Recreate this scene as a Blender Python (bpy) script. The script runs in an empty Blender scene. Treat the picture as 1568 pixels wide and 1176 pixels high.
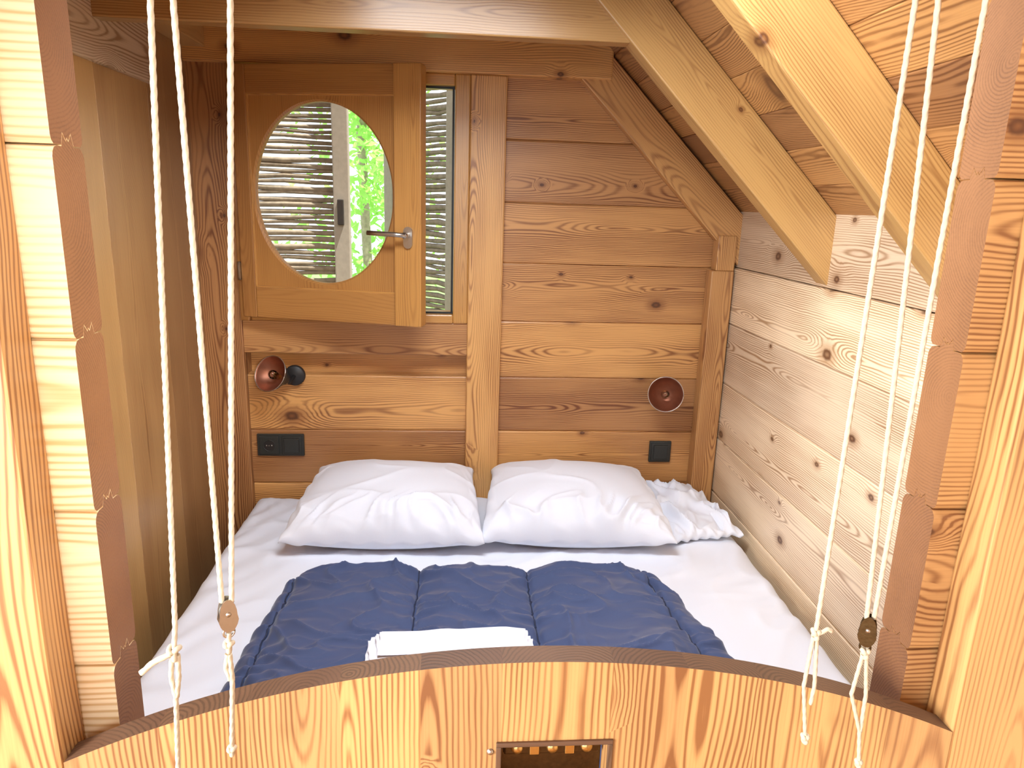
import bpy, bmesh, math, random
from mathutils import Vector, Matrix, noise
random.seed(7)
H=1.55
PI=math.pi
scene=bpy.context.scene
try:
    scene.view_settings.view_transform='Standard'
except Exception as e: print(e)

# ---------------------------------------------------------------- materials
def newmat(name):
    m=bpy.data.materials.new(name); m.use_nodes=True
    nt=m.node_tree; nt.nodes.clear()
    out=nt.nodes.new('ShaderNodeOutputMaterial')
    b=nt.nodes.new('ShaderNodeBsdfPrincipled')
    nt.links.new(b.outputs[0],out.inputs[0])
    return m,nt,b,out
class NB:
    def __init__(s,nt): s.nt=nt
    def m(s,op,a,b=None,c=None,clamp=False):
        n=s.nt.nodes.new('ShaderNodeMath'); n.operation=op; n.use_clamp=clamp
        for i,v in enumerate((a,b,c)):
            if v is None: continue
            if isinstance(v,(int,float)): n.inputs[i].default_value=v
            else: s.nt.links.new(v,n.inputs[i])
        return n.outputs[0]
    def comb(s,x,y,z):
        n=s.nt.nodes.new('ShaderNodeCombineXYZ')
        for i,v in enumerate((x,y,z)):
            if isinstance(v,(int,float)): n.inputs[i].default_value=v
            else: s.nt.links.new(v,n.inputs[i])
        return n.outputs[0]
    def noise(s,vec,scale=1,detail=2,rough=.5):
        n=s.nt.nodes.new('ShaderNodeTexNoise'); n.inputs['Scale'].default_value=scale
        n.inputs['Detail'].default_value=detail; n.inputs['Roughness'].default_value=rough
        s.nt.links.new(vec,n.inputs['Vector']); return n.outputs['Fac']
    def mr(s,v,a,b,c,d,smooth=True):
        n=s.nt.nodes.new('ShaderNodeMapRange'); n.interpolation_type='SMOOTHSTEP' if smooth else 'LINEAR'
        s.nt.links.new(v,n.inputs[0])
        for i,x in zip((1,2,3,4),(a,b,c,d)): n.inputs[i].default_value=x
        return n.outputs[0]
    def mix(s,f,a,b,mode='MIX'):
        n=s.nt.nodes.new('ShaderNodeMix'); n.data_type='RGBA'; n.blend_type=mode
        if isinstance(f,(int,float)): n.inputs[0].default_value=f
        else: s.nt.links.new(f,n.inputs[0])
        for i,v in ((6,a),(7,b)):
            if isinstance(v,tuple): n.inputs[i].default_value=(*v,1)
            else: s.nt.links.new(v,n.inputs[i])
        return n.outputs[2]
def wood(name,light,dark,rough=.40,ring=1.0,knots=.5,freq=1100,knotcol=(.075,.022,.008)):
    m,nt,b,out=newmat(name); N=NB(nt)
    at=nt.nodes.new('ShaderNodeAttribute'); at.attribute_name='gc'
    sp=nt.nodes.new('ShaderNodeSeparateXYZ'); nt.links.new(at.outputs['Vector'],sp.inputs[0])
    g,a,t=sp.outputs
    tn=nt.nodes.new('ShaderNodeAttribute'); tn.attribute_name='tint'
    n1=N.noise(N.comb(N.m('MULTIPLY',g,1.1),N.m('MULTIPLY',a,2),N.m('MULTIPLY',t,2)),1,2)
    n2=N.noise(N.comb(N.m('MULTIPLY',g,9),N.m('MULTIPLY',a,34),N.m('MULTIPLY',t,34)),1,2)
    n3=N.noise(N.comb(N.m('MULTIPLY',g,.9),N.m('MULTIPLY',a,26),N.m('MULTIPLY',t,26)),1,2)
    n4=N.noise(N.comb(N.m('MULTIPLY',g,60),N.m('MULTIPLY',a,60),0),1,2)
    vo=nt.nodes.new('ShaderNodeTexVoronoi'); vo.voronoi_dimensions='2D'; vo.inputs['Scale'].default_value=1
    nt.links.new(N.comb(N.m('MULTIPLY',g,3.2),N.m('MULTIPLY',N.m('ADD',a,N.m('MULTIPLY',t,.4)),4.8),0),vo.inputs['Vector'])
    d=vo.outputs['Distance']
    sc=nt.nodes.new('ShaderNodeSeparateColor'); nt.links.new(vo.outputs['Color'],sc.inputs[0])
    sel=N.m('LESS_THAN',sc.outputs[0],knots)
    size=N.m('ADD',N.m('MULTIPLY',N.m('MULTIPLY',sc.outputs[1],sc.outputs[1]),1.0),.28)
    dd=N.m('DIVIDE',N.m('ADD',d,N.m('MULTIPLY',N.m('SUBTRACT',n4,.5),.028)),size)
    W=N.m('MULTIPLY',N.mr(dd,0,.42,1,0),sel)
    W2=N.m('MULTIPLY',N.mr(dd,.05,.22,1,0),sel)
    tt=N.m('ADD',t,N.m('MULTIPLY',N.m('SUBTRACT',n1,.5),.18))
    tt=N.m('ADD',tt,N.m('MULTIPLY',W,.034))
    aa=N.m('ADD',a,N.m('MULTIPLY',N.m('SUBTRACT',n2,.5),.006))
    r=N.m('SQRT',N.m('ADD',N.m('MULTIPLY',aa,aa),N.m('MULTIPLY',tt,tt)))
    ph=N.m('ADD',N.m('MULTIPLY',r,freq),N.m('MULTIPLY',n3,11))
    s=N.m('ADD',N.m('MULTIPLY',N.m('SINE',ph),.5),.5)
    s=N.m('POWER',s,2.4)
    fib=N.noise(N.comb(N.m('MULTIPLY',g,6),N.m('MULTIPLY',a,380),N.m('MULTIPLY',t,380)),1,2)
    big=N.noise(N.comb(N.m('MULTIPLY',g,2),N.m('MULTIPLY',a,10),N.m('MULTIPLY',t,10)),1,2)
    patch=N.m('ADD',N.m('MULTIPLY',N.mr(big,.3,.7,0,1),.7),.45)
    fac=N.m('MULTIPLY',N.m('MULTIPLY',s,ring),patch)
    fac=N.m('ADD',fac,N.m('MULTIPLY',N.m('SUBTRACT',fib,.42),.65),clamp=True)
    fac=N.m('ADD',fac,N.m('MULTIPLY',N.m('SUBTRACT',big,.5),.7),clamp=True)
    col=N.mix(fac,light,dark)
    col=N.mix(N.m('MULTIPLY',W2,.75),col,dark)
    K=N.m('MULTIPLY',N.mr(dd,.04,.085,1,0),sel)
    K2=N.m('MULTIPLY',N.mr(dd,.0,.045,.6,0),sel)
    col=N.mix(N.m('MULTIPLY',K,.92),col,knotcol)
    col=N.mix(K2,col,dark)
    hs=nt.nodes.new('ShaderNodeHueSaturation'); nt.links.new(col,hs.inputs['Color'])
    hs.inputs['Saturation'].default_value=.95
    nt.links.new(N.m('ADD',N.m('MULTIPLY',tn.outputs['Fac'],.58),.70),hs.inputs['Value'])
    nt.links.new(N.m('ADD',N.m('MULTIPLY',tn.outputs['Fac'],.012),.493),hs.inputs['Hue'])
    nt.links.new(hs.outputs[0],b.inputs['Base Color'])
    b.inputs['Roughness'].default_value=rough
    b.inputs['Coat Weight'].default_value=.18; b.inputs['Coat Roughness'].default_value=.22
    bp=nt.nodes.new('ShaderNodeBump'); bp.inputs['Strength'].default_value=.15; bp.inputs['Distance'].default_value=.001
    nt.links.new(N.m('ADD',fac,K),bp.inputs['Height']); nt.links.new(bp.outputs[0],b.inputs['Normal'])
    return m
def plain(name,col,rough=.5,metal=0,bump=0,bscale=200,sheen=0,var=.15):
    m,nt,b,out=newmat(name); N=NB(nt)
    tc=nt.nodes.new('ShaderNodeTexCoord')
    f=N.noise(tc.outputs['Object'],bscale,3)
    c2=tuple(max(0,x*(1-var)) for x in col)
    nt.links.new(N.mix(f,col,c2),b.inputs['Base Color'])
    b.inputs['Roughness'].default_value=rough; b.inputs['Metallic'].default_value=metal
    if sheen: b.inputs['Sheen Weight'].default_value=sheen
    if bump:
        bp=nt.nodes.new('ShaderNodeBump'); bp.inputs['Strength'].default_value=bump; bp.inputs['Distance'].default_value=.001
        nt.links.new(f,bp.inputs['Height']); nt.links.new(bp.outputs[0],b.inputs['Normal'])
    return m
M_wall=wood('pine_wall',(.65,.32,.090),(.24,.080,.018),knots=.75)
M_post=wood('pine_post',(.60,.30,.088),(.28,.10,.024),knots=.4)
M_beam=wood('pine_beam',(.48,.27,.082),(.24,.10,.024),knots=.25,ring=.6,rough=.30)
M_light=wood('pine_pale_lit',(.74,.57,.39),(.35,.20,.10),knots=.65,rough=.34)  # pale boards; the right wall's glare is put into this colour
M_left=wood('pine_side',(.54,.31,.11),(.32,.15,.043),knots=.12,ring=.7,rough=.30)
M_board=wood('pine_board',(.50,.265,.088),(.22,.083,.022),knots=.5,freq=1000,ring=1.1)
M_dark=wood('pine_roof',(.44,.21,.065),(.19,.07,.017),knots=.5)
M_sash=wood('oak_sash',(.47,.215,.044),(.26,.095,.018),knots=.05,ring=.5,rough=.28)
M_end=wood('end_grain',(.24,.10,.032),(.13,.05,.015),knots=0,ring=.5,rough=.7,freq=1500)
M_edge=wood('board_edge',(.11,.05,.022),(.065,.03,.013),knots=0,rough=.6)
M_sheet=plain('cotton_sheet',(.78,.81,.90),.85,bump=.15,bscale=600,sheen=.15,var=.03)
M_navy=plain('navy_cotton',(.040,.064,.160),.78,bump=.25,bscale=700,sheen=.28)
M_seam=plain('navy_piping',(.012,.020,.055),.7)
M_rope=plain('rope_fibre',(.58,.50,.37),.9,bump=.4,bscale=900)
M_black=plain('black_metal',(.022,.020,.020),.45)
M_sock=plain('anthracite_plastic',(.030,.034,.032),.35)
M_copper=plain('copper',(.42,.17,.10),.42,.8,var=.4,bscale=40)
M_steel=plain('brushed_steel',(.55,.52,.48),.32,1)
M_bronze=plain('aged_bronze',(.13,.08,.035),.42,1,bump=.4,bscale=150,var=.5)
M_brass=plain('brass',(.62,.42,.16),.3,1)
M_bark=plain('stick_bark',(.48,.40,.29),.85,bump=.6,bscale=45,var=.75)
M_greyw=plain('weathered_wood',(.50,.45,.37),.8,bump=.3,bscale=60,var=.3)
M_ground=plain('grass',(.20,.38,.10),.9,bscale=8,var=.5)
M_rubber=plain('gasket',(.01,.01,.01),.5)
m,nt,b,out=newmat('window_glass')
nt.nodes.remove(b)
tr=nt.nodes.new('ShaderNodeBsdfTransparent'); gl=nt.nodes.new('ShaderNodeBsdfGlossy'); gl.inputs['Roughness'].default_value=.02
fr=nt.nodes.new('ShaderNodeFresnel'); mx=nt.nodes.new('ShaderNodeMixShader')
nt.links.new(fr.outputs[0],mx.inputs[0]); nt.links.new(tr.outputs[0],mx.inputs[1]); nt.links.new(gl.outputs[0],mx.inputs[2]); nt.links.new(mx.outputs[0],out.inputs[0])
M_glass=m
m,nt,b,out=newmat('leaf'); N=NB(nt)
tc=nt.nodes.new('ShaderNodeTexCoord'); f=N.noise(tc.outputs['Object'],6,2)
col=N.mix(f,(.22,.55,.08),(.60,.85,.28))
nt.links.new(col,b.inputs['Base Color']); b.inputs['Roughness'].default_value=.5
tl=nt.nodes.new('ShaderNodeBsdfTranslucent'); nt.links.new(col,tl.inputs[0])
mx=nt.nodes.new('ShaderNodeMixShader'); mx.inputs[0].default_value=.5
nt.links.new(b.outputs[0],mx.inputs[1]); nt.links.new(tl.outputs[0],mx.inputs[2]); nt.links.new(mx.outputs[0],out.inputs[0])
M_leaf=m

# ---------------------------------------------------------------- builder
class B:
    def __init__(s,*mats):
        s.bm=bmesh.new(); s.gc=s.bm.verts.layers.float_vector.new('gc'); s.ti=s.bm.verts.layers.float.new('tint'); s.mats=list(mats)
    def _grain(s,verts,grain,M=None,tint=None):
        c=Vector((0,0,0))
        for v in verts: c+=v.co
        c/=len(verts)
        o=(random.random()*60,random.uniform(-.05,.05),random.uniform(.015,.07))
        tv=random.random() if tint is None else tint
        for v in verts:
            p=v.co-c
            q={'x':(p.x,p.z,p.y),'y':(p.y,p.z,p.x),'z':(p.z,p.x,p.y)}[grain]
            v[s.gc]=(q[0]+o[0],q[1]+o[1],q[2]+o[2]); v[s.ti]=tv
    def box(s,x0,x1,y0,y1,z0,z1,grain='x',bev=.004,seg=2,mi=0,rot=None,tint=None,smooth=False):
        bm=s.bm
        c=Vector(((x0+x1)/2,(y0+y1)/2,(z0+z1)/2))
        r=bmesh.ops.create_cube(bm,size=1)
        vs=r['verts']
        for v in vs: v.co=Vector((v.co.x*(x1-x0),v.co.y*(y1-y0),v.co.z*(z1-z0)))
        if bev>0:
            es=list({e for v in vs for e in v.link_edges})
            rr=bmesh.ops.bevel(bm,geom=es,offset=bev,segments=seg,profile=.5,affect='EDGES')
            vs=list({v for v in rr['verts']}|{v for v in vs if v.is_valid})
        s._grain(vs,grain,tint=tint)
        for f in {f for v in vs for f in v.link_faces}:
            f.material_index=mi
            f.smooth=smooth
        for v in vs: v.co=(rot@v.co if rot else v.co)+c
        return vs
    def prism(s,poly,axis,a0,a1,grain='x',mi=0,capmi=None,M=None,tint=None,smooth=False):
        bm=s.bm
        def mk(p,a):
            return {'x':Vector((a,p[0],p[1])),'y':Vector((p[0],a,p[1])),'z':Vector((p[0],p[1],a))}[axis]
        A=[bm.verts.new(mk(p,a0)) for p in poly]; Bv=[bm.verts.new(mk(p,a1)) for p in poly]
        n=len(poly); fs=[]
        for i in range(n):
            f=bm.faces.new((A[i],A[(i+1)%n],Bv[(i+1)%n],Bv[i])); f.material_index=mi; f.smooth=smooth; fs.append(f)
        for L in (A[::-1],Bv):
            f=bm.faces.new(L); f.material_index=mi if capmi is None else capmi; fs.append(f)
        bmesh.ops.recalc_face_normals(bm,faces=fs)
        s._grain(A+Bv,grain,tint=tint)
        if M:
            for v in A+Bv: v.co=M@v.co
        return A+Bv,fs
    def lathe(s,prof,M,seg=28,mi=0,smooth=True,mi2=None,split=None):
        bm=s.bm; rings=[]
        for (r,h) in prof:
            if r<1e-6: rings.append([bm.verts.new(M@Vector((0,0,h)))])
            else: rings.append([bm.verts.new(M@Vector((r*math.cos(2*PI*i/seg),r*math.sin(2*PI*i/seg),h))) for i in range(seg)])
        for k in range(len(rings)-1):
            a,b_=rings[k],rings[k+1]
            for i in range(seg):
                j=(i+1)%seg
                if len(a)==1 and len(b_)==1: continue
                if len(a)==1: f=bm.faces.new((a[0],b_[i],b_[j]))
                elif len(b_)==1: f=bm.faces.new((a[i],a[j],b_[0]))
                else: f=bm.faces.new((a[i],a[j],b_[j],b_[i]))
                f.smooth=smooth; f.material_index=mi if (split is None or k<split) else mi2
    def tube(s,pts,r,seg=10,mi=0,twist=0,step=None,closed=False,amp=.10,rfun=None):
        bm=s.bm; P=[Vector(p) for p in pts]
        if step:
            Q=[]
            for i in range(len(P)-1):
                n=max(1,int((P[i+1]-P[i]).length/step))
                for k in range(n): Q.append(P[i].lerp(P[i+1],k/n))
            Q.append(P[-1]); P=Q
        rings=[]; L=0
        up=Vector((0,1,0))
        for i,p in enumerate(P):
            t=(P[min(i+1,len(P)-1)]-P[max(i-1,0)]).normalized()
            if i: L+=(P[i]-P[i-1]).length
            x=up.cross(t)
            if x.length<.05: x=Vector((1,0,0)).cross(t)
            x.normalize(); y=t.cross(x)
            up=(t.cross(x)).normalized()
            R=[]
            rr=r if rfun is None else r*rfun(i/(len(P)-1))
            for k in range(seg):
                th=2*PI*k/seg
                q=rr*(1+amp*math.cos(3*th-twist*L)) if twist else rr
                R.append(bm.verts.new(p+x*q*math.cos(th)+y*q*math.sin(th)))
            rings.append(R)
        for i in range(len(rings)-1):
            for k in range(seg):
                j=(k+1)%seg
                f=bm.faces.new((rings[i][k],rings[i][j],rings[i+1][j],rings[i+1][k])); f.smooth=True; f.material_index=mi
        for R in (rings[0][::-1],rings[-1]):
            f=bm.faces.new(R); f.material_index=mi
    def done(s,name,parent=None):
        bm=s.bm
        bmesh.ops.recalc_face_normals(bm,faces=bm.faces)
        lo=Vector([min(v.co[i] for v in bm.verts) for i in range(3)]); hi=Vector([max(v.co[i] for v in bm.verts) for i in range(3)])
        c=(lo+hi)/2
        for v in bm.verts: v.co-=c
        me=bpy.data.meshes.new(name); bm.to_mesh(me); bm.free()
        for m_ in s.mats: me.materials.append(m_)
        ob=bpy.data.objects.new(name,me); scene.collection.objects.link(ob)
        ob.location=c+Vector((0,0,H))
        if parent is not None:
            bpy.context.view_layer.update()
            ob.parent=parent; ob.location=ob.location-parent.location
        return ob
def empty(name,loc):
    e=bpy.data.objects.new(name,None); scene.collection.objects.link(e); e.location=Vector(loc)+Vector((0,0,H)); e.empty_display_size=.1; return e

XL,XR,YB=-.84,.97,2.5
FL=-1.55
# ---------------------------------------------------------------- floor
b=B(M_post)
x=-2.0
while x<1.0:
    b.box(x,min(x+.14,.97),-1.6,2.6,FL-.03,FL,grain='y',bev=.002); x+=.14
b.done('floor')

# ---------------------------------------------------------------- back wall
b=B(M_wall,M_post)
js=[.21-.2025*k for k in range(-2,10)]
for i in range(len(js)-1):
    z1,z0=js[i],js[i+1]
    z0=max(z0,FL)
    if z1<=FL: break
    b.box(.10,1.0,YB,YB+.05,z0,z1,bev=.006)
    if z1<-.45:
        b.box(-.86,.12,YB,YB+.05,z0,min(z1,-.50),bev=.006)
b.box(-.72,.06,YB-.022,YB+.05,-.52,-.405,bev=.004,mi=1,tint=.4)
b.box(-.86,-.715,YB-.03,YB+.06,FL,.44,grain='z',bev=.004,mi=0,tint=.0)  # darkest tint: corner shade put into this board's colour
b.box(.045,.163,YB-.035,YB+.05,FL,.40,grain='z',bev=.004,mi=1,tint=.9)
b.box(-.86,.50,YB-.05,YB+.06,.40,.578,bev=.006,mi=1,tint=.9)
b.box(.05,1.05,YB+.055,YB+.09,FL,.98,bev=0,grain='x')
b.box(-.95,-.72,YB+.062,YB+.09,FL,.98,bev=0,grain='x')
b.box(-.72,.05,YB+.055,YB+.09,FL,-.42,bev=0,grain='x')
b.box(-.95,.05,YB+.062,YB+.09,.42,.98,bev=0,grain='x')
b.done('wall_back')
b=B(M_post)
b.box(.885,.965,YB-.06,YB-.002,FL,-.20,grain='z',bev=.004,tint=.5)
b.box(.90,.965,YB-.055,YB-.002,-.20,-.08,grain='z',bev=.003,tint=.7)
b.done('trim_1')

# ---------------------------------------------------------------- side walls
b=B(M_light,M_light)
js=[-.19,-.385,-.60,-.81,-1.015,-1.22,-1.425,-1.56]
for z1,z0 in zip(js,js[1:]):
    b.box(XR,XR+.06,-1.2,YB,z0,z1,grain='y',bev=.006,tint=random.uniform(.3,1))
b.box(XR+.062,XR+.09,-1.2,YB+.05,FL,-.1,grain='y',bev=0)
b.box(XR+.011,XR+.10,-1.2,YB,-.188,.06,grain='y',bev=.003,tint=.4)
b.done('wall_right')
# unseen wall behind the camera, added to block part of the sky light
b=B(M_wall)
zz=FL
while zz<.57:
    z2=min(zz+.2025,.575)
    b.box(.15,XR,-1.30,-1.21,zz,z2,bev=.006); zz+=.2025
b.done('wall_rear_block')

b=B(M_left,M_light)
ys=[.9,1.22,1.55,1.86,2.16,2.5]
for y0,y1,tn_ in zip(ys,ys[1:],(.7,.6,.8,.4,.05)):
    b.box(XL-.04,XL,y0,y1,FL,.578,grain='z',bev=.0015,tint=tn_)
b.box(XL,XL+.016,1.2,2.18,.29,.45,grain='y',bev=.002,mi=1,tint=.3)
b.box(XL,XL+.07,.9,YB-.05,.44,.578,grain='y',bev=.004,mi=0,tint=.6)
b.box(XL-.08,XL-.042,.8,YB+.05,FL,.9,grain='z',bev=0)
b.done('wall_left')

# ---------------------------------------------------------------- front log wall with the opening
topo=[(0,-.011),(.0015,-.006),(.005,-.0015),(.010,0),(.020,0),(.024,.013),(.030,.005),(.0325,.008),(.035,.005),(.041,.013),(.045,0),(.055,0),(.060,-.0015),(.0635,-.006),(.065,-.011)]
boto=[(.065,.010),(.0635,.005),(.060,.0015),(.055,.0015),(.045,.0015),(.041,.0145),(.035,.0065),(.0325,.0095),(.030,.0065),(.024,.0145),(.020,.0015),(.010,.0015),(.005,.0015),(.0015,.005),(0,.010)]
M_log_lit=wood('pine_log_lit',(.82,.64,.40),(.58,.36,.15),knots=.2,freq=700)  # paler pine: strong light on the left logs put into the colour
b=B(M_log_lit,M_end,M_board)
zj=[.045+.2025*k for k in range(-8,4)]
for z0,z1 in zip(zj,zj[1:]):
    z0=max(z0,FL)
    poly=[(.80+y,z1+dz) for y,dz in topo]+[(.80+y,z0+dz) for y,dz in boto]
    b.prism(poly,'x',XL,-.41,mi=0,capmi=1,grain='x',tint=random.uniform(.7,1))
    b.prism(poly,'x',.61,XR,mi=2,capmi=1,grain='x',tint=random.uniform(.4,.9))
    if z0>.3: b.prism(poly,'x',-.41,.61,mi=0,capmi=1,grain='x')
b.done('wall_front')
b=B(M_board)
b.box(-.62,-.452,.745,.80,FL,.575,grain='z',bev=.005,tint=.8)
b.done('trim_2')
b=B(M_board)
b.box(.648,.83,.745,.80,FL,.575,grain='z',bev=.005,tint=.8)
b.done('trim_3')
b=B(M_beam)
b.box(-.62,.83,.66,.745,.50,.575,bev=.005)
b.done('rope_beam')

# ---------------------------------------------------------------- roof
def slope_board(b,y0,y1,d0,d1,s0,s1,mi=0,tint=None,bev=.004,grain='x'):
    vs=b.box(s0,s1,y0,y1,d0,d1,grain=grain,bev=bev,mi=mi,tint=tint)
    ax=Vector((1,0,-1)).normalized(); up=Vector((1,0,1)).normalized()
    for v in vs:
        p=v.co.copy(); v.co=ax*p.x+Vector((0,p.y,0))+up*p.z
q=math.sqrt(2)
def S(x,zz): return (x-zz)/q
for k,(y0,y1,mm) in enumerate([(YB-.042,YB-.001,M_post),(1.835,1.90,M_beam),(1.29,1.355,M_beam)]):
    b=B(mm)
    d0,d1=.80/q,.98/q
    if k==0: d1=.972/q
    slope_board(b,y0,y1,d0,d1,S(.17,.62) if k==0 else S(.22,.57),S(1.0,-.2)-.012,tint=.7)
    b.done('rafter' if k==0 else 'rafter.%03d'%k)
b=B(M_dark,M_light)
s=-.9; w=.115
while s<.95:
    slope_board(b,-1.3,YB+.1,.982/q,.982/q+.02,s,s+w,bev=.003,grain='y'); s+=w
slope_board(b,-1.3,YB+.1,.982/q+.022,.982/q+.05,-.9,.95,bev=0,grain='y')
xx=-1.87
while xx<.36:
    x2=min(xx+.13,.395)
    b.box(xx,x2,-1.3,YB+.1,.58,.60,grain='y',bev=.003); xx+=.13  # unseen stretch over the camera added to block the sky
b.box(-1.87,.395,-1.3,YB+.1,.602,.63,grain='y',bev=0)
b.done('ceiling')
b=B(M_beam)
b.box(XL+.002,.415,1.846,1.895,.385,.56,bev=.004,tint=.4)
b.done('collar_beam')

# ---------------------------------------------------------------- bed
bed=empty('bed',(.12,1.65,-1.2))
b=B(M_post)
b.box(-.70,.93,.875,.91,-1.50,-1.16,bev=.004); b.box(-.70,.93,2.44,2.465,-1.50,-1.16,bev=.004)
b.box(-.70,-.67,.91,2.44,-1.50,-1.16,grain='y'); b.box(.90,.93,.91,2.44,-1.50,-1.16,grain='y')
for k in range(10): b.box(-.67,.90,.93+.15*k,1.03+.15*k,-1.235,-1.215,bev=.003)
for x in (-.66,.83):
    for y in (.92,2.35): b.box(x,x+.06,y,y+.06,FL,-1.25,grain='z')
b.done('frame',bed)
def sm(x): x=max(0,min(1,x)); return x*x*(3-2*x)
def nz(x,y,z=0): return noise.noise(Vector((x,y,z)))
def ridge(x,y,z=0):
    v=1-abs(nz(x,y,z))*2; return v*v if v>0 else 0
b=B(M_sheet)
NX,NY=190,190
x0,x1,y0,y1,zt,zb=-.70,.935,.875,2.465,-1.03,-1.215
bm=b.bm; grid=[]
def mat_pt(i,j):
    a=i/NX; c=j/NY
    R=.05
    def ax(t,lo,hi):
        e=.06
        if t<e: return lo, (1-t/e)
        if t>1-e: return hi,(1-(1-t)/e)
        u=(t-e)/(1-2*e); return lo+(hi-lo)*u,0
    X,sx=ax(a,x0,x1); Y,sy=ax(c,y0,y1)
    s_=max(sx,sy)
    z=zt-(zt-zb)*s_
    dx=min(X-x0,x1-X); dy=min(Y-y0,y1-Y); dmin=min(dx,dy)
    if s_==0 and dmin<R: z-= R*(1-math.sqrt(max(0,1-(1-dmin/R)**2)))*.8
    if s_==0:
        wx=X+.05*nz(X*4,Y*4,2); wy=Y+.05*nz(X*4,Y*4,12)
        z+= .006*ridge(wx*2.2+3,wy*5,1.3)**2+.004*ridge(wx*7-wy*2,wy*6+wx*3,4.3)**2+.003*nz(X*9,Y*4,5)
        z+= .008*math.exp(-dx*7)*math.sin((X-Y)*44+5*nz(X*5,Y*5))*.6*min(1,dx/.03)
        z+= .009*math.exp(-abs(Y-2.0)*4)*sm((X-.60)/.15)*ridge(wx*5+wy*3,wy*7-wx*3,7)
        z-= .009
    if s_>0: z-= .8*R*(1-s_)
    return Vector((X,Y,z))
for i in range(NX+1):
    grid.append([bm.verts.new(mat_pt(i,j)) for j in range(NY+1)])
for i in range(NX):
    for j in range(NY):
        f=bm.faces.new((grid[i][j],grid[i+1][j],grid[i+1][j+1],grid[i][j+1])); f.smooth=True
bot=[grid[0][j] for j in range(NY+1)]+[grid[i][NY] for i in range(1,NX+1)]+[grid[NX][j] for j in range(NY-1,-1,-1)]+[grid[i][0] for i in range(NX-1,0,-1)]
bm.faces.new(bot)
b.done('mattress',bed)

# ---------------------------------------------------------------- pillows
def pillow(name,cx,cy,w,d,h,rotz,tilt,seed,base=-1.028,n=130,crease=1.0,mat=M_sheet,flat=.30,rough=0,taper=.10):
    b=B(mat); bm=b.bm
    def P(u,v,side):
        px=u*(w/2)*(1-.06*(1-v*v)*abs(u)-taper*sm((v+.2)/1.2)); py=v*(d/2)*(1-.06*(1-u*u)*abs(v))
        if rough:
            px*=1+.10*nz(v*2.2,seed,u); py*=1+.10*nz(u*2.2,seed+5,v)
        m=((1-u**2)*(1-v**2)); m=max(m,0)
        th=m**.36
        if side>0:
            z=h*(1-flat)*th
            wr=0
            for (cu,cv,k) in ((-1,-1,1.0),(1,-1,1.0),(1,1,.4),(-1,1,.4)):
                ddx,ddy=(u-cu),(v-cv); dist=math.hypot(ddx,ddy); ang=math.atan2(ddy,ddx)
                wr+=k*math.sin(ang*9+2*nz(u*2,v*2,seed+cu))*math.exp(-dist*2.2)*min(1,dist*3)
            uu=u+.35*nz(u*1.5,v*1.5,seed+9); vv=v+.35*nz(u*1.5,v*1.5,seed+19)
            r1=ridge(uu*1.1+seed,vv*1.6,seed)
            hem=sm((-v-.10)/.6)*ridge(uu*2.2+seed*3,vv*.9+uu*.6,seed*5)
            hem2=sm((-v-.2)/.5)*ridge(uu*4.5+seed,vv*1.6-uu*1.4,seed*3)
            edge=min(1,m*5)
            z+=crease*edge*(.011*wr+.006*r1*r1+.030*hem*hem+.017*hem2*hem2-.012)
            if rough: z+=rough*edge*(ridge(uu*1.3+vv,vv*1.5-uu*.5,seed)**1.5+.4*ridge(uu*2.4+3,vv*1.6,seed+4)-.4)
            z=max(z,0)
        else:
            z=-h*flat*min(1,m*3.0)**.6
        sk=0
        if abs(v)>.9 or abs(u)>.9:
            sk=.006*math.sin(u*22+v*17+seed)*(max(abs(u),abs(v))-.9)*10
        return Vector((px,py,z+sk))
    top=[[None]*(n+1) for _ in range(n+1)]; botm=[[None]*(n+1) for _ in range(n+1)]
    for i in range(n+1):
        for j in range(n+1):
            u=math.sin((i/n*2-1)*PI/2)*.5+(i/n*2-1)*.5; v=math.sin((j/n*2-1)*PI/2)*.5+(j/n*2-1)*.5
            top[i][j]=bm.verts.new(P(u,v,1))
            botm[i][j]=top[i][j] if i in(0,n) or j in(0,n) else bm.verts.new(P(u,v,-1))
    for i in range(n):
        for j in range(n):
            for G,fl in ((top,0),(botm,1)):
                q_=(G[i][j],G[i+1][j],G[i+1][j+1],G[i][j+1])
                f=bm.faces.new(q_[::-1] if fl else q_); f.smooth=True
    M=Matrix.Rotation(rotz,4,'Z')@Matrix.Rotation(tilt,4,'X')
    for v in bm.verts: v.co=M@v.co
    lo=min(v.co.z for v in bm.verts)
    for v in bm.verts: v.co+=Vector((cx,cy,base-lo))
    return b.done(name)
pillow('pillow',-.200,2.195,.605,.47,.172,math.radians(-1),math.radians(6),1.7)
pillow('pillow.001',.395,2.195,.60,.47,.172,math.radians(-3),math.radians(6),4.2)
pillow('crumpled_bedsheet',.785,2.24,.25,.40,.062,math.radians(8),math.radians(2),8.1,crease=.3,n=90,rough=.032,taper=.0,base=-1.030)

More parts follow.
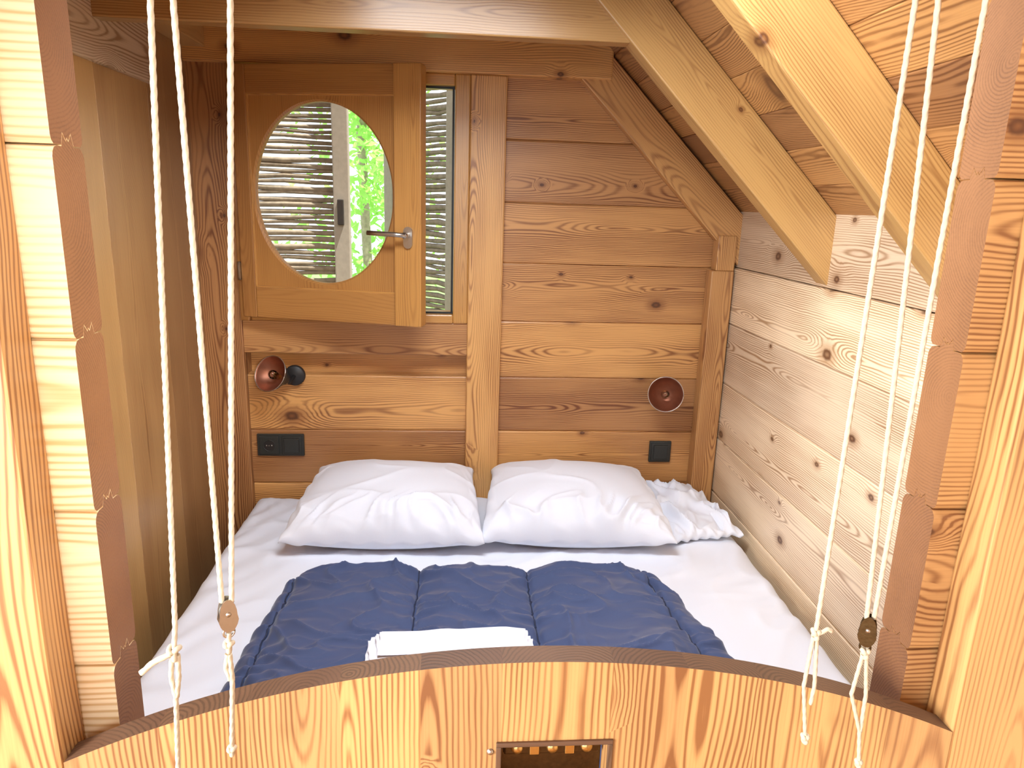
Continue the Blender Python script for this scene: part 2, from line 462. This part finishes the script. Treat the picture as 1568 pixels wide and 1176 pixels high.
# ---------------------------------------------------------------- duvet
b=B(M_navy,M_seam); bm=b.bm
NX,NY=300,220
ztop=-1.030
seams=[-.405,-.085,.205,.525]
def edges(y):
    t=(1.80-y)/.75
    return -.43-.07*t**.6 if t>0 else -.43, .57+.14*max(t,0)**.8
def seamx(s_,y): return s_+.006*nz(y*7,s_*9)+(0.10*(1.8-y) if s_>.4 else (-.05*(1.8-y) if s_<-.3 else 0))
def duv(i,j):
    a=i/NX; c=j/NY
    y=1.02+(1.82-1.02)*c
    xl,xr=edges(y)
    xl+= .010*nz(y*9,2)+.004*nz(y*30,7); xr+=.012*nz(y*8,5)
    x=xl+(xr-xl)*a
    y+= (.012*nz(x*4,8.3)-.02*abs(2*a-1)**3)*c
    ex=min(a,1-a)*(xr-xl); ey=min(c,1-c)*.80
    def pr(e,R):
        e=min(1,e/R); return math.sqrt(max(0,1-(1-e)**2))
    p=pr(ex,.075)*pr(ey,.045)
    h=.078*p
    for s_ in seams:
        sx=seamx(s_,y)
        dx=abs(x-sx)
        h-= .010*math.exp(-(dx/.008)**2)*p
        h-= .018*math.exp(-(dx/.05)**2)*p
        pk=math.exp(-dx/.06)*min(1,dx/.006)
        h+= .0068*math.sin(y*115+6*nz(y*6,s_)+(1.3 if x>sx else 0)+3*nz(x*9,y*9))*pk*p
    wx=x+.06*nz(x*5,y*5,3); wy=y+.06*nz(x*5,y*5,13)
    k=(wx*.5+wy); l=(wx-wy*.3)
    h+= p*(.014*ridge(wx*3.0,wy*7,2.2)**3+.012*ridge(l*6,k*10,6.2)**3+.003*ridge(wx*14,wy*26,9.2)**2+.012*nz(wx*5,wy*7,1)-.004)
    ed=math.exp(-ex/.05)
    h+= p*.008*ed*math.sin(y*120+3*nz(y*8,1))
    return Vector((x,y,ztop+max(h,0)))
G=[[bm.verts.new(duv(i,j)) for j in range(NY+1)] for i in range(NX+1)]
for i in range(NX):
    for j in range(NY):
        f=bm.faces.new((G[i][j],G[i+1][j],G[i+1][j+1],G[i][j+1])); f.smooth=True
for k,s_ in enumerate(seams):
    pts=[]
    for j in range(6,NY-3,2):
        y=1.02+.80*j/NY; xl,xr=edges(y)
        sx=seamx(s_,y)
        a=(sx-xl)/(xr-xl); i=int(a*NX); v=G[i][j].co
        pts.append((v.x,v.y,v.z+.0005))
    b.tube(pts,.0022,seg=6,mi=1)
b.done('duvet')

# towels: folded stack
b=B(M_sheet); bm=b.bm
def slab(x0,x1,y0,y1,z0,z1,seed,n=60):
    T=[];Bt=[]
    for i in range(n+1):
        T.append([]);Bt.append([])
        for j in range(n//2+1):
            a=i/n;c=j/(n//2)
            x=x0+(x1-x0)*a;y=y0+(y1-y0)*c
            ex=min(a,1-a)*(x1-x0); ey=min(c,1-c)*(y1-y0)
            e=min(1,ex/.006)*min(1,ey/.006); e=math.sqrt(max(0,1-(1-e)**2))
            wv=.003*nz(x*14,y*14,seed)+.006*ridge(x*6,y*25,seed)
            mid=(z0+z1)/2+wv
            yy=y+.008*nz(x*9,seed)*(c-.5)*2; xx_=x+.010*nz(y*20,seed)*(a-.5)*2
            T[-1].append(bm.verts.new((xx_,yy,mid+(z1-z0)/2*e)))
            Bt[-1].append(bm.verts.new((xx_,yy,mid-(z1-z0)/2*e-.0003)))
    for i in range(n):
        for j in range(n//2):
            f=bm.faces.new((T[i][j],T[i+1][j],T[i+1][j+1],T[i][j+1]));f.smooth=True
            f=bm.faces.new((Bt[i][j+1],Bt[i+1][j+1],Bt[i+1][j],Bt[i][j]));f.smooth=True
for k in range(5):
    z=-.943+.0105*k
    slab(-.180+.008*k,.182-.006*k,1.285+.004*k,1.405-.006*k,z,z+.0072,3.1+k*2)
slab(.095,.150,1.31,1.365,-.893,-.887,9.3)
b.done('folded_towels')

# ---------------------------------------------------------------- arched guard board
b=B(M_board,M_edge)
xa,xb=-.450,.648
cxm=(xa+xb)/2+.006; Rr=1.33; ztopb=-.528
def arc(x): return ztopb-(Rr-math.sqrt(Rr*Rr-(x-cxm)**2))
cuts=[xa,-.34,-.235,-.13,-.035,.062,.197,.29,.385,.47,.56,xb]
for c0,c1 in zip(cuts,cuts[1:]):
    xs=[c0+(c1-c0)*k/8 for k in range(9)]
    tnt=random.uniform(.4,.95)
    parts=[(-1.3,None)] if abs(c0-.062)>1e-6 else [(-.643,None),(-1.3,-.735)]
    for zlo,zhi in parts:
        poly=[(x,arc(x) if zhi is None else zhi) for x in xs]+[(c1,zlo),(c0,zlo)]
        vs,fs=b.prism(poly,'y',.745,.778,grain='z',mi=0,tint=tnt)
        for f in fs:
            if f.normal.z>.7 and zhi is None: f.material_index=1
b.box(.057,.202,.7415,.7452,-.6445,-.638,mi=1,bev=.001)
b.box(.057,.0635,.7415,.7452,-.74,-.6445,mi=1,bev=.001,grain='z'); b.box(.1955,.202,.7415,.7452,-.74,-.6445,mi=1,bev=.001,grain='z')
b.done('arched_bed_guard')
b=B(M_bronze,M_brass,M_steel)
b.box(.063,.196,.779,.785,-.734,-.644,bev=.001,mi=0)
b.box(.068,.191,.765,.779,-.676,-.653,bev=.003,mi=0)
for x in (.085,.13,.174):
    b.lathe([(0,-.006),(.006,-.005),(.0085,0),(.0085,.008)],Matrix.Translation((x,.766,-.665))@Matrix.Rotation(-PI/2,4,'X'),mi=1)
for x in (.107,.152):
    b.box(x-.006,x+.006,.762,.766,-.674,-.656,mi=1,bev=.001,grain='z')
b.lathe([(0,-.0025),(.003,-.002),(.0042,.0),(.0045,.0005)],Matrix.Translation((.050,.7443,-.652))@Matrix.Rotation(-PI/2,4,'X'),mi=2,seg=16)
b.done('latch')

# ---------------------------------------------------------------- ropes and pulleys
RY=.70
def rope(pts,b,r=.0027): b.tube(pts,r,seg=12,twist=520,step=.002)
def knot(b,c,r=.0085):
    pts=[]
    for k in range(40):
        t=2*PI*k/39
        pts.append((c[0]+r*.55*(math.sin(t)+.9*math.sin(2*t))*.6,c[1]+r*.5*math.sin(3*t),c[2]+r*.55*(math.cos(t)-.9*math.cos(2*t))))
    b.tube(pts,.0029,seg=10)
def pulley(name,c,mat,ang):
    b=B(mat,M_steel)
    out=[]
    for k in range(20):
        t=2*PI*k/20; z=.019*math.sin(t); x=.0105*math.cos(t)*(1 if z<0 else .85); out.append((x,z))
    Mm=Matrix.Translation(c)@Matrix.Rotation(ang,4,'Z')
    for y0 in (-.0055,.004):
        b.prism(out,'y',y0,y0+.0016,M=Mm,mi=0)
    b.lathe([(0,-.0035),(.008,-.0035),(.0055,0),(.008,.0035),(0,.0035)],Mm@Matrix.Translation((0,0,.002))@Matrix.Rotation(PI/2,4,'X'),mi=1,seg=20)
    b.lathe([(0,-.0075),(.0025,-.007),(.0028,.006),(0,.0065)],Mm@Matrix.Translation((0,0,.002))@Matrix.Rotation(PI/2,4,'X'),mi=1,seg=12)
    ring=[(Mm@Vector((.0055*math.cos(2*PI*k/20),0,-.0215+.006*math.sin(2*PI*k/20)))) for k in range(21)]
    b.tube(ring,.0014,seg=8,mi=0)
    b.done(name)
b=B(M_rope)
rope([(-.258,RY,.55),(-.263,RY,.161),(-.291,RY,-.444),(-.294,RY,-.470)],b)
knot(b,(-.294,RY,-.474))
rope([(-.296,RY-.003,-.474),(-.315,RY-.006,-.483),(-.327,RY-.008,-.494)],b,.0032)
rope([(-.297,RY,-.478),(-.300,RY,-.505),(-.297,RY,-.530),(-.302,RY,-.625),(-.304,RY,-.70)],b)
rope([(-.291,RY,-.478),(-.292,RY,-.505),(-.296,RY,-.530)],b)
rope([(-.243,RY,.55),(-.244,RY,.162),(-.241,RY,-.416)],b)
rope([(-.180,RY,.55),(-.196,RY,.164),(-.231,RY,-.416)],b)
rope([(-.236,RY,-.452),(-.238,RY,-.472)],b); knot(b,(-.237,RY,-.468),.006)
rope([(-.237,RY,-.478),(-.236,RY,-.51),(-.242,RY,-.597)],b)
rope([(-.239,RY,-.478),(-.242,RY,-.495),(-.238,RY,-.51)],b)
knot(b,(-.242,RY,-.600),.005)
b.done('hoist_rope')
pulley('pulley',(-.236,RY,-.430),M_steel,.5)
b=B(M_rope)
rope([(.422,RY,.55),(.4217,RY,.195),(.417,RY,-.462)],b); knot(b,(.417,RY,-.466),.006)
rope([(.418,RY-.002,-.466),(.428,RY-.004,-.458),(.434,RY-.004,-.461)],b,.0024)
rope([(.415,RY,-.47),(.412,RY,-.535),(.423,RY,-.605)],b,.0023)
rope([(.419,RY,-.47),(.425,RY,-.535),(.4235,RY,-.56)],b,.0023)
knot(b,(.423,RY,-.607),.005)
rope([(.430,RY,.55),(.4438,RY,.196),(.475,RY,-.448)],b)
rope([(.493,RY,.55),(.490,RY,.198),(.487,RY,-.029),(.484,RY,-.448)],b)
knot(b,(.480,RY,-.492),.006)
rope([(.478,RY,-.495),(.472,RY,-.548),(.490,RY,-.60),(.4956,RY,-.642)],b,.0023)
rope([(.482,RY,-.495),(.490,RY,-.548),(.491,RY,-.60)],b,.0023)
knot(b,(.4956,RY,-.645),.004)
b.done('hoist_rope.001')
pulley('pulley.001',(.479,RY,-.463),M_bronze,-.6)

# ---------------------------------------------------------------- window
win=empty('window_1',(-.34,2.5,0))
b=B(M_sash,M_rubber)
fx0,fx1,fz0,fz1=-.715,.045,-.405,.40
b.box(fx0,fx0+.03,2.455,2.585,fz0,fz1,grain='z',tint=.6)
b.box(fx1-.05,fx1,2.47,2.585,fz0,fz1,grain='z',tint=1)
b.box(fx0+.03,fx1-.05,2.47,2.585,fz1-.035,fz1,tint=.9)
b.box(fx0+.03,fx1-.05,2.47,2.585,fz0,fz0+.03,tint=.9)
b.box(fx1-.058,fx1-.051,2.50,2.512,fz0+.03,fz1-.035,grain='z',mi=1,bev=0)
b.box(fx0+.03,fx1-.058,2.50,2.512,fz1-.041,fz1-.035,mi=1,bev=0)
b.box(fx0+.03,fx1-.058,2.50,2.512,fz0+.03,fz0+.035,mi=1,bev=0)
b.done('frame',win)
b=B(M_sash,M_glass,M_steel,M_rubber)
SW=.61; z0,z1=-.385,.392; T0,T1=-.022,.022
b.box(0,.048,T0,T1,z0,z1,grain='z',tint=.3,bev=.003)
b.box(SW-.085,SW,T0-.012,T1,z0,z1,grain='z',tint=.8,bev=.003)
b.box(.048,SW-.085,T0,T1,z1-.085,z1,tint=.5,bev=.003)
b.box(.048,SW-.085,T0,T1,z0,z0+.10,tint=.5,bev=.003)
px0,px1,pz0,pz1=.046,SW-.083,z0+.098,z1-.083
ec=((px0+px1)/2-.002,.012); ea,eb=.234,.281
N_=96
angs=sorted([2*PI*k/N_ for k in range(N_)]+[math.atan2(zc-ec[1],xc-ec[0])%(2*PI) for xc in(px0,px1) for zc in(pz0,pz1)])
def rectpt(t):
    c,s_=math.cos(t),math.sin(t); k=1e9
    if c>1e-9:k=min(k,(px1-ec[0])/c)
    if c<-1e-9:k=min(k,(px0-ec[0])/c)
    if s_>1e-9:k=min(k,(pz1-ec[1])/s_)
    if s_<-1e-9:k=min(k,(pz0-ec[1])/s_)
    return ec[0]+c*k,ec[1]+s_*k
bm=b.bm
def ell(t,o=0):
    c,s_=math.cos(t),math.sin(t); k=1/math.sqrt((c/(ea+o))**2+(s_/(eb+o))**2); return ec[0]+c*k,ec[1]+s_*k
vv=[]
rings=[]
for fn,y in ((rectpt,-.012),(lambda t:ell(t,.0),-.012),(lambda t:ell(t,-.006),-.006),(lambda t:ell(t,-.006),.012),(rectpt,.012)):
    R=[bm.verts.new((fn(t)[0],y,fn(t)[1])) for t in angs]; rings.append(R); vv+=R
for k in range(4):
    for i in range(len(angs)):
        j=(i+1)%len(angs)
        f=bm.faces.new((rings[k][i],rings[k][j],rings[k+1][j],rings[k+1][i])); f.material_index=0
b._grain(vv,'z',tint=.6)
R=[bm.verts.new((ell(t,-.004)[0],.004,ell(t,-.004)[1])) for t in angs]
f=bm.faces.new(R); f.material_index=1
for (a0,a1,c0,c1) in ((px0,px0+.006,pz0,pz1),(px1-.006,px1,pz0,pz1)): b.box(a0,a1,-.018,-.008,c0,c1,grain='z',bev=.002,tint=.9)
for (a0,a1,c0,c1) in ((px0,px1,pz0,pz0+.006),(px0,px1,pz1-.006,pz1)): b.box(a0,a1,-.018,-.008,c0,c1,grain='x',bev=.002,tint=.9)
hx,hz=SW-.040,-.108
def cap(w,h,n=8):
    o=[]
    for k in range(n+1): o.append((w/2*math.cos(PI*k/n),h/2-w/2+w/2*math.sin(PI*k/n)))
    for k in range(n+1): o.append((-w/2*math.cos(PI*k/n),-h/2+w/2-w/2*math.sin(PI*k/n)))
    return o
b.prism([(hx+p[0],hz+p[1]) for p in cap(.028,.066)],'y',T0-.020,T0-.012,mi=2)
b.lathe([(.009,0),(.008,.02),(.009,.038),(0,.040)],Matrix.Translation((hx,T0-.018,hz+.008))@Matrix.Rotation(PI/2,4,'X'),mi=2,seg=16)
b.tube([(hx+.004,T0-.052,hz+.008),(hx-.03,T0-.055,hz+.010),(hx-.08,T0-.054,hz+.011),(hx-.118,T0-.050,hz+.012)],.0075,seg=12,mi=2)
for zz in (.235,-.235):
    b.lathe([(0,-.03),(.006,-.029),(.006,.029),(0,.03)],Matrix.Translation((-.006,-.022,zz)),mi=2,seg=12)
    b.box(-.003,.0,-.03,-.01,zz-.025,zz+.025,mi=2,bev=.0005)
Mx=Matrix.Translation((-.688,2.440,0))@Matrix.Rotation(math.radians(-14),4,'Z')
for v in bm.verts: v.co=Mx@v.co
b.done('open_sash',win)

# stick shutters outside
def shutter(p0,p1,z0,z1,posts):
    b=B(M_bark,M_greyw,M_black)
    P0=Vector((*p0,0)); P1=Vector((*p1,0)); L=(P1-P0).length; ax=(P1-P0).normalized(); nn=Vector((-ax.y,ax.x,0))
    z=z0+.01
    while z<z1:
        r=random.uniform(.007,.0115)
        pts=[P0+ax*(L*k/6)+nn*random.uniform(-.003,.003)+Vector((0,0,z+random.uniform(-.004,.004))) for k in range(7)]
        b.tube(pts,r,seg=7,rfun=lambda t:.8+.3*abs(math.sin(t*7+z*90)))
        z+=r*1.75+random.uniform(.002,.008)
    for s_ in posts:
        c=P0+ax*(L*s_)
        vs=b.box(-.030,.030,-.02,.02,z0-.02,z1+.02,grain='z',mi=1,bev=.004)
        rot=Matrix.Rotation(math.atan2(ax.y,ax.x),3,'Z')
        for v in vs: v.co=rot@v.co+c-nn*.024*(1 if nn.y>0 else -1)
    return b
b=shutter((-1.12,2.90),(-.415,2.90),-.62,.62,(.06,.975))
b.box(-.445,-.423,2.835,2.858,-.095,.0,mi=2,bev=.003)
for zz in (-.4,.4): b.tube([(-1.06,2.89,zz),(-1.0,2.75,zz),(-.943,2.590,zz)],.008,mi=2)
b.done('stick_shutter')
b=shutter((.025,2.79),(-.25,3.10),-.62,.62,(.04,.97))
for zz in (-.5,.5): b.tube([(.03,2.78,zz),(.08,2.70,zz),(.09,2.588,zz)],.008,mi=2)
b.done('stick_shutter.001')

# foliage outside
b=B(M_leaf,M_bark); bm=b.bm
for k in range(6000):
    c=Vector((random.gauss(-.52,.22),random.uniform(4.1,5.2),random.uniform(-1.5,1.6)))
    if nz(c.x*2.4,c.z*2.4,c.y*2.4)<-.10: continue
    s_=random.uniform(.025,.05)
    rot=Matrix.Rotation(random.uniform(0,6.28),3,'Z')@Matrix.Rotation(random.uniform(-1.2,1.2),3,'X')@Matrix.Rotation(random.uniform(-1,1),3,'Y')
    pts=[(0,-1,0),(.45,-.2,.12),(.35,.45,.1),(0,1,0),(-.35,.45,.1),(-.45,-.2,.12)]
    vs=[bm.verts.new(c+rot@(Vector(p)*s_)) for p in pts]
    bm.faces.new((vs[0],vs[1],vs[2],vs[3])); bm.faces.new((vs[0],vs[3],vs[4],vs[5]))
b.tube([(-.58,4.8,FL-.05),(-.56,4.8,-.6),(-.60,4.85,.4),(-.5,4.9,1.6)],.03,mi=1)
b.done('tree_foliage')
b=B(M_ground); b.box(-9,9,2.7,16,FL-.1,FL-.04,bev=0); b.done('ground')

# ---------------------------------------------------------------- sconces
def sconce(name,wallp,cupc,dirv):
    b=B(M_black,M_copper,M_glass,M_brass,M_steel)
    w=Vector(wallp)
    b.lathe([(0,0),(.034,0),(.036,.004),(.036,.016),(.032,.020),(0,.021)],Matrix.Translation(w)@Matrix.Rotation(PI/2,4,'X'),mi=0)
    d=Vector(dirv).normalized(); c=Vector(cupc)
    Mc=Matrix.Translation(c)@d.to_track_quat('Z','Y').to_matrix().to_4x4()
    prof=[(.008,-.082),(.020,-.080),(.024,-.070),(.026,-.052),(.036,-.040),(.052,-.022),(.060,-.004),(.0615,0),(.0595,0),(.058,-.004),(.050,-.021),(.034,-.037),(.022,-.046),(.0,-.048)]
    b.lathe(prof,Mc,mi=0,mi2=1,split=7)
    b.tube([Mc@Vector((.0612*math.cos(2*PI*k/40),.0612*math.sin(2*PI*k/40),0)) for k in range(41)],.0014,seg=8,mi=4)
    b.tube([w+Vector((0,-.018,0)),w.lerp(c-d*.07,.5)+Vector((0,-.012,-.02)),c-d*.065],.0065,mi=0)
    b.lathe([(.010,-.048),(.011,-.034),(.012,-.032)],Mc,mi=3,seg=16)
    b.lathe([(.009,-.034),(.014,-.024),(.016,-.016),(.013,-.006),(.006,.000),(0,.001)],Mc,mi=2,seg=18)
    b.tube([Mc@Vector((-.004,0,-.03)),Mc@Vector((-.006,0,-.012)),Mc@Vector((0,.003,-.016)),Mc@Vector((.006,0,-.012)),Mc@Vector((.004,0,-.03))],.0009,seg=6,mi=3)
    b.done(name)
sconce('wall_sconce',(-.552,2.499,-.60),(-.610,2.385,-.570),(-.42,-.80,.42))
sconce('wall_sconce.001',(.765,2.499,-.65),(.742,2.385,-.628),(-.20,-.95,.22))

# sockets
def tile(b,cx,cz,kind):
    b.box(cx-.034,cx+.034,2.484,2.492,cz-.034,cz+.034,bev=.002,mi=0)
    if kind=='socket':
        b.lathe([(.021,.0),(.021,-.003),(.0195,-.003),(.0195,.006),(0,.006)],Matrix.Translation((cx,2.484,cz))@Matrix.Rotation(-PI/2,4,'X'),mi=0)
        b.lathe([(0,-.001),(.0195,-.001)],Matrix.Translation((cx,2.484,cz))@Matrix.Rotation(-PI/2,4,'X'),mi=1)
        for dx in (-.009,.009): b.lathe([(0,-.002),(.0025,-.002),(.0025,0)],Matrix.Translation((cx+dx,2.484,cz))@Matrix.Rotation(-PI/2,4,'X'),mi=2,seg=10)
        b.lathe([(0,-.002),(.002,-.002)],Matrix.Translation((cx,2.484,cz))@Matrix.Rotation(-PI/2,4,'X'),mi=2,seg=10)
    else:
        b.box(cx-.027,cx+.027,2.480,2.486,cz-.027,cz+.027,bev=.002,mi=0,rot=Matrix.Rotation(.05,3,'X'))
b=B(M_sock,M_black,M_steel)
b.box(-.694,-.530,2.488,2.499,-.898,-.816,bev=.003)
tile(b,-.651,-.857,'socket'); tile(b,-.573,-.857,'switch')
b.done('power_outlet')
b=B(M_sock,M_black,M_steel)
b.box(.730,.812,2.488,2.499,-.918,-.836,bev=.003)
tile(b,.771,-.877,'switch')
b.done('light_switch')

# ---------------------------------------------------------------- camera
sp_,cp_=math.sin(math.radians(14)),math.cos(math.radians(14))
sy_,cy_=math.sin(math.radians(4.8)),math.cos(math.radians(4.8))
R0=Vector((cy_,-sy_,0)); U0=Vector((sy_*sp_,cy_*sp_,cp_)); F=Vector((sy_*cp_,cy_*cp_,-sp_))
sr,cr=math.sin(math.radians(1.8)),math.cos(math.radians(1.8))
Rv=R0*cr+U0*sr; Uv=U0*cr-R0*sr
cam=bpy.data.cameras.new('camera'); co=bpy.data.objects.new('camera',cam); scene.collection.objects.link(co)
cam.sensor_width=36; cam.sensor_fit='HORIZONTAL'; cam.lens=36*1100/1568; cam.clip_start=.02
co.matrix_world=Matrix((( Rv.x,Uv.x,-F.x,0),(Rv.y,Uv.y,-F.y,0),(Rv.z,Uv.z,-F.z,H),(0,0,0,1)))
scene.camera=co

# ---------------------------------------------------------------- light
w=bpy.data.worlds.new('sky'); scene.world=w; w.use_nodes=True
nt=w.node_tree; bg=nt.nodes['Background']
bg.inputs[0].default_value=(.86,.93,1.0,1); bg.inputs[1].default_value=2.3
def area(name,loc,target,sx,sy,power,col,spread=180):
    l=bpy.data.lights.new(name,'AREA'); l.shape='RECTANGLE'; l.size=sx; l.size_y=sy; l.energy=power; l.color=col
    l.spread=math.radians(spread)
    o=bpy.data.objects.new(name,l); scene.collection.objects.link(o)
    L=Vector(loc)+Vector((0,0,H)); o.location=L
    o.rotation_euler=(Vector(target)+Vector((0,0,H))-L).to_track_quat('-Z','Y').to_euler()
    return o
area('side_window_light',(-2.3,-1.0,.15),(.97,1.4,-.5),.8,1.0,85,(1,.96,.90),120)
area('rear_fill_light',(-.5,-2.8,.3),(.1,2.0,-.7),1.3,1.2,26,(.92,.96,1))  # fill added behind the camera, not a known door
area('alcove_fill_light',(.08,1.28,.565),(.20,1.60,-1.0),.7,.45,32,(.88,.94,1),145)  # unseen overhead fill added to brighten the bed, no fixture there
# spot added to brighten the left jamb, standing in for daylight
sl=bpy.data.lights.new('jamb_spot','SPOT'); sl.energy=150; sl.spot_size=math.radians(27); sl.spot_blend=.8; sl.shadow_soft_size=.04; sl.color=(1,.95,.86)
slo=bpy.data.objects.new('jamb_spot',sl); scene.collection.objects.link(slo)
L=Vector((.45,-1.0,.25+H)); slo.location=L
slo.rotation_euler=(Vector((-.47,.8,-.15+H))-L).to_track_quat('-Z','Y').to_euler()
s=bpy.data.lights.new('sun','SUN'); s.energy=11; s.angle=.01; s.color=(1,.96,.88)
so=bpy.data.objects.new('sun',s); scene.collection.objects.link(so); so.location=(2,1,7)
so.rotation_euler=(-Vector((.35,-.14,1.0))).to_track_quat('-Z','Y').to_euler()
print('done')
